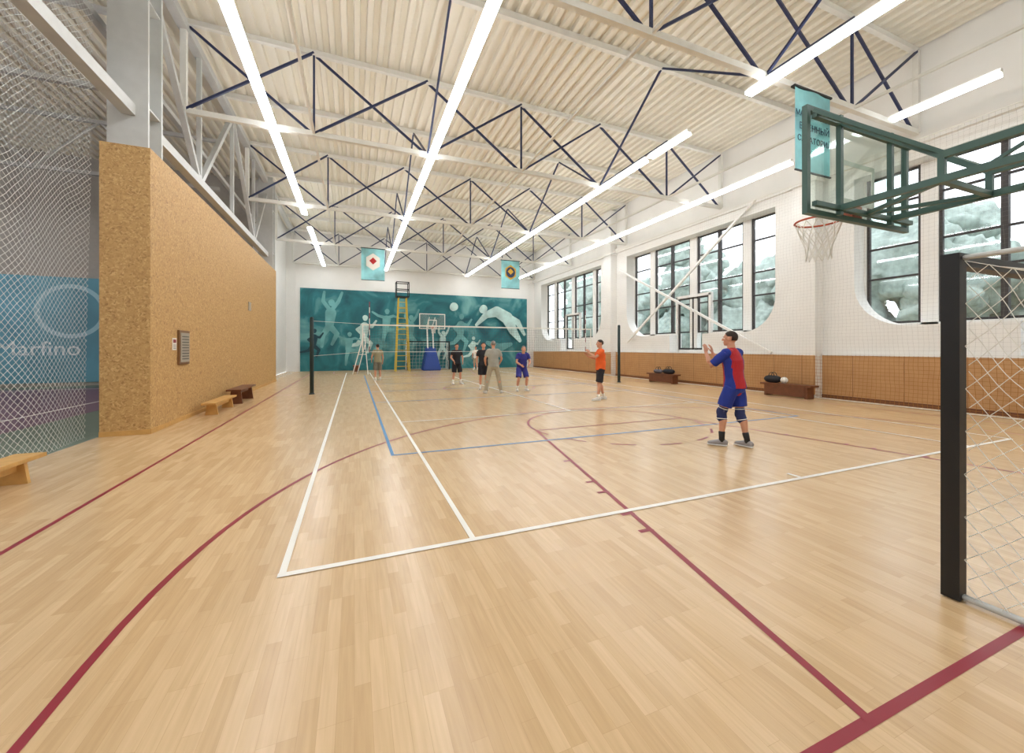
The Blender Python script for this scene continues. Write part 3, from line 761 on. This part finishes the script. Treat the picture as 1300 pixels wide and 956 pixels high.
def person(loc,heading,J,wear,Hgt=1.8,vox=.010,name='man'):
    e=empty(name,(loc[0],loc[1],0.008),heading); e.scale=(Hgt/1.8,)*3
    P=dict(pel=(0,0,.96),chest=(0,.0,1.34),neck=(0,.0,1.50),head=(0,.02,1.675),
        shL=(-.185,0,1.455),shR=(.185,0,1.455),elL=(-.25,-.02,1.16),elR=(.25,-.02,1.16),wrL=(-.27,.07,.92),wrR=(.27,.07,.92),
        hipL=(-.095,0,.93),hipR=(.095,0,.93),knL=(-.11,.03,.50),knR=(.11,.03,.50),anL=(-.12,-.02,.085),anR=(.12,-.02,.085),
        hdL=(0,.2,-1),hdR=(0,.2,-1),pnL=(1,0,0),pnR=(-1,0,0),ftL=(-.2,1,0),ftR=(.2,1,0),hy=0.0,hp=0.0,curl=.6)
    P.update(J)
    V=lambda k: Vector(P[k])
    pel,ch,nk,hd=V('pel'),V('chest'),V('neck'),V('head')
    skin=wear.get('skin',mat('skin',(206,150,122),.55,noise_amt=.05,nscale=14))
    fat=wear.get('belly',1.0)
    latr=(V('shR')-V('shL')).normalized()
    def torso(bm,inf):
        pts=[pel-(ch-pel).normalized()*.10,pel,lerp(pel,ch,.35)+Vector((0,.008,0)),lerp(pel,ch,.7),ch,lerp(ch,nk,.55),nk]
        rs=[(.135,.105),(.168,.118),(.150*fat,.108*fat),(.165,.118),(.182,.125),(.155,.095),(.07,.065)]
        loft(bm,pts,[(a+inf,b+inf) for a,b in rs],ref=latr,seg=20)
        for s in ('L','R'):
            loft(bm,[lerp(ch,nk,.55),lerp(nk,V('sh'+s),.75)-Vector((0,0,.012)),V('sh'+s)],[.07+inf,.062+inf,.058+inf],ref=(0,1,0),seg=12)
    bm=bmesh.new()
    torso(bm,0)
    loft(bm,[nk-Vector((0,0,.04)),lerp(nk,hd,.45),hd],[.064,.056,.055],seg=14)
    for s,sg in (('L',-1),('R',1)):
        sh,el,wr=V('sh'+s),V('el'+s),V('wr'+s)
        loft(bm,[sh,lerp(sh,el,.3),lerp(sh,el,.7),el,lerp(el,wr,.3),lerp(el,wr,.75),wr],[.056,.052,.044,.040,.042,.031,.026],ref=(0,1,0),seg=12)
        hand(bm,wr,P['hd'+s],P['pn'+s],sg*-1 if P.get('flip') else sg,P['curl'])
        hp,kn,an=V('hip'+s),V('kn'+s),V('an'+s)
        cb=Vector((0,-.02,0))
        loft(bm,[hp,lerp(hp,kn,.3),lerp(hp,kn,.7),kn,lerp(kn,an,.28)+cb,lerp(kn,an,.7),an],[.092,.085,.064,.054,.058,.040,.036],ref=(1,0,0),seg=14)
        ft=V('ft'+s);ft.z=0;ft.normalize()
        base=Vector((an.x,an.y,an.z-.05))
        loft(bm,[base-ft*.03,base+ft*.06,base+ft*.14],[(.034,.035),(.04,.03),(.04,.02)],ref=(-ft.y,ft.x,0),seg=10)
    R=Matrix.Rotation(P['hy'],4,'Z')@Matrix.Rotation(P['hp'],4,'X')
    def hpnt(x,y,z): return hd+(R@Vector((x,y,z)))
    ell(bm,hpnt(0,-.008,.025),(.078,.097,.095),R,20)
    ell(bm,hpnt(0,.022,-.045),(.058,.068,.072),R,16)
    ell(bm,hpnt(0,.062,-.092),(.028,.024,.022),R,12)
    ell(bm,hpnt(0,.078,.030),(.052,.018,.014),R,12)
    loft(bm,[hpnt(0,.088,.015),hpnt(0,.108,-.018),hpnt(0,.112,-.030)],[.010,.014,.015],seg=8)
    for s in (-1,1):
        ell(bm,hpnt(s*.080,-.008,-.006),(.012,.021,.033),R,10)
        ell(bm,hpnt(s*.042,.062,-.025),(.024,.022,.02),R,10)
    ell(bm,hpnt(0,.080,-.063),(.028,.014,.008),R,10); ell(bm,hpnt(0,.078,-.075),(.024,.014,.008),R,10)
    remeshed('body',bm,skin,e,vox,2)
    bm=bmesh.new()
    hairm=wear.get('hair',mat('dark_hair',(52,40,34),.8,noise_amt=.2,nscale=60))
    for s in (-1,1):
        ell(bm,hpnt(s*.031,.077,.002),(.013,.012,.0075),R,10,0)
        ell(bm,hpnt(s*.031,.0855,.002),(.006,.005,.006),R,8,1)
        ell(bm,hpnt(s*.032,.092,.024),(.018,.006,.004),R,8,2)
    ell(bm,hpnt(0,.093,-.068),(.024,.005,.003),R,8,3)
    mk('face_details',bm,[whiteline,black,hairm,mat('lips',(150,80,74),.6)],e,True)
    bm=bmesh.new()
    g=bmesh.ops.create_uvsphere(bm,u_segments=36,v_segments=28,radius=1)
    for v in list(bm.verts):
        c=v.co
        lim=-.42+ .85*max(0,c.y+.25) if c.y>-.25 else -.55
        if abs(c.x)>.8 and c.y>-.3: lim=max(lim,.05)
        if c.z<lim: bm.verts.remove(v)
    for v in bm.verts:
        k=1+.02*noise.noise(v.co*9)
        v.co=hpnt(v.co.x*.083*k,-.010+v.co.y*.101*k,.028+v.co.z*.099*k)
    o=mk('hair',bm,hairm,e,True); so=o.modifiers.new('s','SOLIDIFY'); so.thickness=.010; so.offset=-1
    bm=bmesh.new(); torso(bm,.016)
    loft(bm,[lerp(pel,ch,.5),lerp(pel,ch,.3),lerp(pel,ch,.08),pel-(ch-pel).normalized()*.06],[(.172*max(1,fat),.128*max(1,fat)),(.174*max(1,fat),.130*max(1,fat)),(.190,.142),(.197,.150)],ref=latr,seg=24,cap=False)
    sl=wear.get('sleeve',.6)
    for s in ('L','R'):
        sh,el,wr=V('sh'+s),V('el'+s),V('wr'+s)
        if sl<=1: loft(bm,[sh,lerp(sh,el,sl*.5),lerp(sh,el,sl)],[.068,.069,.068],ref=(0,1,0),seg=16,cap=False)
        else: loft(bm,[sh,lerp(sh,el,.5),el,lerp(el,wr,.5),lerp(el,wr,.93)],[.070,.062,.055,.048,.040],ref=(0,1,0),seg=14,cap=False)
    so=remeshed('shirt',bm,wear['shirt'] ,e,vox*1.1,3)
    for v in so.data.vertices:
        c=v.co; n_=noise.noise(Vector((c.x*9,c.y*9,c.z*5)))*.010+noise.noise(Vector((c.x*22,c.y*22,c.z*9)))*.004; v.co+=v.normal*n_
    if 'shirt_fn' in wear:
        for p in so.data.polygons: p.material_index=wear['shirt_fn'](p.center)
    bm=bmesh.new()
    loft(bm,[pel-(ch-pel).normalized()*.10,pel-(ch-pel).normalized()*.02,lerp(pel,ch,.08)],[(.158,.122),(.178,.130),(.165,.122)],ref=latr,seg=20)
    ll=wear.get('leg',.72)
    for s in ('L','R'):
        hp,kn,an=V('hip'+s),V('kn'+s),V('an'+s)
        if ll<=1: loft(bm,[hp,lerp(hp,kn,ll*.5),lerp(hp,kn,ll+.12)],[.106,.106,.108],ref=(1,0,0),seg=18,cap=False)
        else: loft(bm,[hp,lerp(hp,kn,.5),kn,lerp(kn,an,.5),lerp(kn,an,.99)],[.108,.092,.076,.070,.066],ref=(1,0,0),seg=16,cap=False)
    so=remeshed('trousers' if ll>1 else 'shorts',bm,wear['pants'],e,vox*1.1,2)
    for v in so.data.vertices:
        c=v.co; v.co+=v.normal*(noise.noise(Vector((c.x*8,c.y*8,c.z*6)))*.010+noise.noise(Vector((c.x*24,c.y*24,c.z*7)))*.005)
    bm=bmesh.new(); 
    for s in ('L','R'):
        an,kn=V('an'+s),V('kn'+s); ft=V('ft'+s);ft.z=0;ft.normalize(); sd=Vector((-ft.y,ft.x,0))
        gz=an.z-.085
        b0=Vector((an.x,an.y,gz))
        loft(bm,[b0-ft*.065+Vector((0,0,.05)),b0-ft*.02+Vector((0,0,.055)),b0+ft*.05+Vector((0,0,.05)),b0+ft*.12+Vector((0,0,.04)),b0+ft*.185+Vector((0,0,.033))],[(.036,.042),(.042,.052),(.045,.046),(.049,.034),(.040,.024)],ref=sd,seg=14,mi=0)
        loft(bm,[b0-ft*.07+Vector((0,0,.012)),b0+ft*.05+Vector((0,0,.012)),b0+ft*.13+Vector((0,0,.012)),b0+ft*.20+Vector((0,0,.014))],[(.040,.012),(.047,.012),(.052,.012),(.040,.012)],ref=sd,seg=14,mi=1)
    mk('shoes',bm,[wear.get('shoe',mat('white_shoes',(214,210,204),.6)),mat('shoe_sole',(236,234,230),.6)],e,True)
    if ll<=1:
        bm=bmesh.new()
        for s in ('L','R'):
            an,kn=V('an'+s),V('kn'+s)
            loft(bm,[an-Vector((0,0,.02)),lerp(an,kn,.08),lerp(an,kn,wear.get('sock',.22))],[.044,.042,.049],seg=14)
        mk('socks',bm,wear.get('sockm',whiteline),e,True)
        if wear.get('kneepad'):
            bm=bmesh.new()
            for s in ('L','R'):
                hp,kn,an=V('hip'+s),V('kn'+s),V('an'+s)
                loft(bm,[lerp(kn,hp,.2),lerp(kn,hp,.1),kn,lerp(kn,an,.14),lerp(kn,an,.24)],[.069,.071,.068,.072,.075],seg=16,mi=0)
                ell(bm,kn+Vector((0,.045,0)),(.05,.035,.075),None,12,0)
                loft(bm,[lerp(kn,hp,.185),lerp(kn,hp,.16)],[.0725,.0725],seg=16,mi=1,cap=False)
                loft(bm,[lerp(kn,an,.20),lerp(kn,an,.225)],[.0775,.0775],seg=16,mi=1,cap=False)
            mk('knee_pads',bm,[mat('kneepad_navy',(34,44,92),.7),whiteline],e,True)
    return e
royal=mat('royal_blue_jersey',(24,48,142),.75,noise_amt=.1,nscale=5); redj=mat('red_jersey',(176,28,38),.75,noise_amt=.1,nscale=5)
def jersey(c):
    if c.z>1.22 and abs(c.x)>.165: return 0
    if c.x>.05: return 0
    if c.x<-.15 and c.z<1.22: return 0
    return 1
person((5.64,4.52),math.radians(14),dict(pel=(0,0,.955),chest=(0,.03,1.33),neck=(0,.045,1.50),head=(-.0,.07,1.675),
    shL=(-.185,.045,1.455),shR=(.185,.02,1.455),
    elL=(-.24,.25,1.25),elR=(.22,.24,1.24),wrL=(-.16,.37,1.45),wrR=(.10,.40,1.44),hdL=(.1,.15,1),hdR=(-.1,.15,1),pnL=(.2,1,-.1),pnR=(-.2,1,-.1),
    knL=(-.12,.14,.52),anL=(-.14,.13,.085),knR=(.09,-.04,.50),anR=(.09,-.15,.085),ftL=(-.45,1,0),ftR=(.15,1,0),hy=math.radians(10),hp=math.radians(4),curl=.5),
    dict(shirt=[royal,redj],shirt_fn=jersey,pants=royal,sleeve=.85,leg=.62,kneepad=True,sock=.3,sockm=black,shoe=mat('grey_shoes',(150,146,146),.6)),1.84,.0085,'volleyball_player')
orangej=mat('orange_shirt',(232,98,32),.75,noise_amt=.08,nscale=5); blk=mat('black_shorts',(26,26,34),.8)
person((6.9,10.05),math.radians(70),dict(elL=(-.24,.20,1.28),wrL=(-.10,.36,1.40),hdL=(.3,.5,.8),pnL=(.5,0,-.5),elR=(.24,.12,1.22),wrR=(.12,.36,1.30),hdR=(-.2,.6,.8),pnR=(-.5,0,-.5),
    knL=(-.11,.08,.5),anL=(-.13,.10,.085),knR=(.11,.0,.5),anR=(.14,-.14,.085)),
    dict(shirt=orangej,pants=blk,belly=1.12,sleeve=.65,leg=.8,sock=.2),1.82,.012,'volleyball_player')
purp=mat('violet_blue_kit',(48,50,136),.75,noise_amt=.1)
person((5.65,13.15),math.radians(175),dict(pel=(0,-.06,.90),chest=(0,.08,1.25),neck=(0,.14,1.40),head=(0,.2,1.56),shL=(-.185,.1,1.36),shR=(.185,.1,1.36),
    elL=(-.26,.16,1.08),elR=(.26,.16,1.08),wrL=(-.14,.34,.98),wrR=(.14,.34,.98),hdL=(.3,.8,-.4),hdR=(-.3,.8,-.4),hipL=(-.1,-.06,.87),hipR=(.1,-.06,.87),
    knL=(-.16,.1,.47),knR=(.16,.1,.47),anL=(-.18,-.04,.085),anR=(.18,-.04,.085)),dict(shirt=purp,pants=purp,belly=1.15,leg=.75,hair=mat('grey_hair',(130,124,118),.8),sock=.3),1.76,.012,'volleyball_player')
beige=mat('beige_trousers',(170,160,138),.8,noise_amt=.06); greyshirt=mat('light_grey_shirt',(160,160,150),.8,noise_amt=.06)
person((4.5,13.0),math.radians(-8),dict(elL=(-.29,.0,1.18),elR=(.29,.0,1.18),wrL=(-.25,.16,1.0),wrR=(.25,.16,1.0),hdL=(.2,.8,-.3),hdR=(-.2,.8,-.3),
    knL=(-.19,.02,.5),knR=(.19,.02,.5),anL=(-.27,-.04,.085),anR=(.27,-.04,.085)),dict(shirt=greyshirt,pants=beige,belly=1.15,leg=2,sleeve=.7,hair=mat('grey_hair',(130,124,118),.8)),1.82,.012,'man')
person((4.55,14.3),math.radians(170),dict(),dict(shirt=mat('black_tshirt',(30,30,36),.8),pants=blk,leg=.75),1.78,.014,'volleyball_player')
person((4.1,16.7),math.radians(190),dict(elL=(-.28,.03,1.18),wrL=(-.2,.2,1.02),elR=(.28,.03,1.18),wrR=(.2,.2,1.02),knL=(-.16,.04,.5),knR=(.14,.04,.5),anL=(-.2,0,.085),anR=(.18,0,.085)),
    dict(shirt=mat('black_tshirt',(30,30,36),.8),pants=blk,leg=.8,sock=.3),1.76,.014,'volleyball_player')
person((1.05,20.2),math.radians(15),dict(elL=(-.28,.03,1.18),wrL=(-.24,.18,1.0)),dict(shirt=mat('khaki_tshirt',(150,146,118),.8),pants=mat('grey_shorts',(112,110,98),.8),leg=.85,sock=.15),1.76,.014,'volleyball_player')
person((8.2,27.6),math.radians(150),dict(elL=(-.26,.15,1.2),wrL=(-.1,.3,1.25),hdL=(.3,.5,.8)),dict(shirt=whiteline,pants=beige,leg=.85),1.70,.014,'volleyball_player')

# ---------------------------------------------------------------- outside
bm=bmesh.new(); box(bm,XG+.35,90,-60,90,-.6,-.3); mk('ground_outside',bm,mat('grass',(150,158,146),.9,noise_amt=.2,nscale=.5))
leaf=mat('tree_foliage',(166,180,172),.9,noise_amt=.25,nscale=3.0); bark=mat('tree_bark',(130,124,116),.9)
bm=bmesh.new()
for i in range(24):
    x=random.uniform(28,40); y=-22+i*3.2+random.uniform(-1,1); hh=random.uniform(8,12.5)
    loft(bm,[(x,y,-.3),(x,y,hh*.6)],[.25,.15],seg=8,mi=1)
    for k in range(9):
        r=random.uniform(1.2,2.3); c=Vector((x+random.uniform(-1.5,1.5),y+random.uniform(-1.8,1.8),hh*random.uniform(.2,.95)))
        g=bmesh.ops.create_icosphere(bm,subdivisions=4,radius=r,matrix=Matrix.Translation(c))
        for v in g['verts']:
            v.co+= (v.co-c).normalized()*(noise.noise(v.co*1.3)*.6+noise.noise(v.co*4)*.3)
mk('tree_row',bm,[leaf,bark],None,True)
w=bpy.data.worlds.new('overcast_sky'); S.world=w; w.use_nodes=True; nt=w.node_tree; bg=nt.nodes['Background']
bg.inputs[0].default_value=(0.88,0.94,1.0,1); bg.inputs[1].default_value=2.8
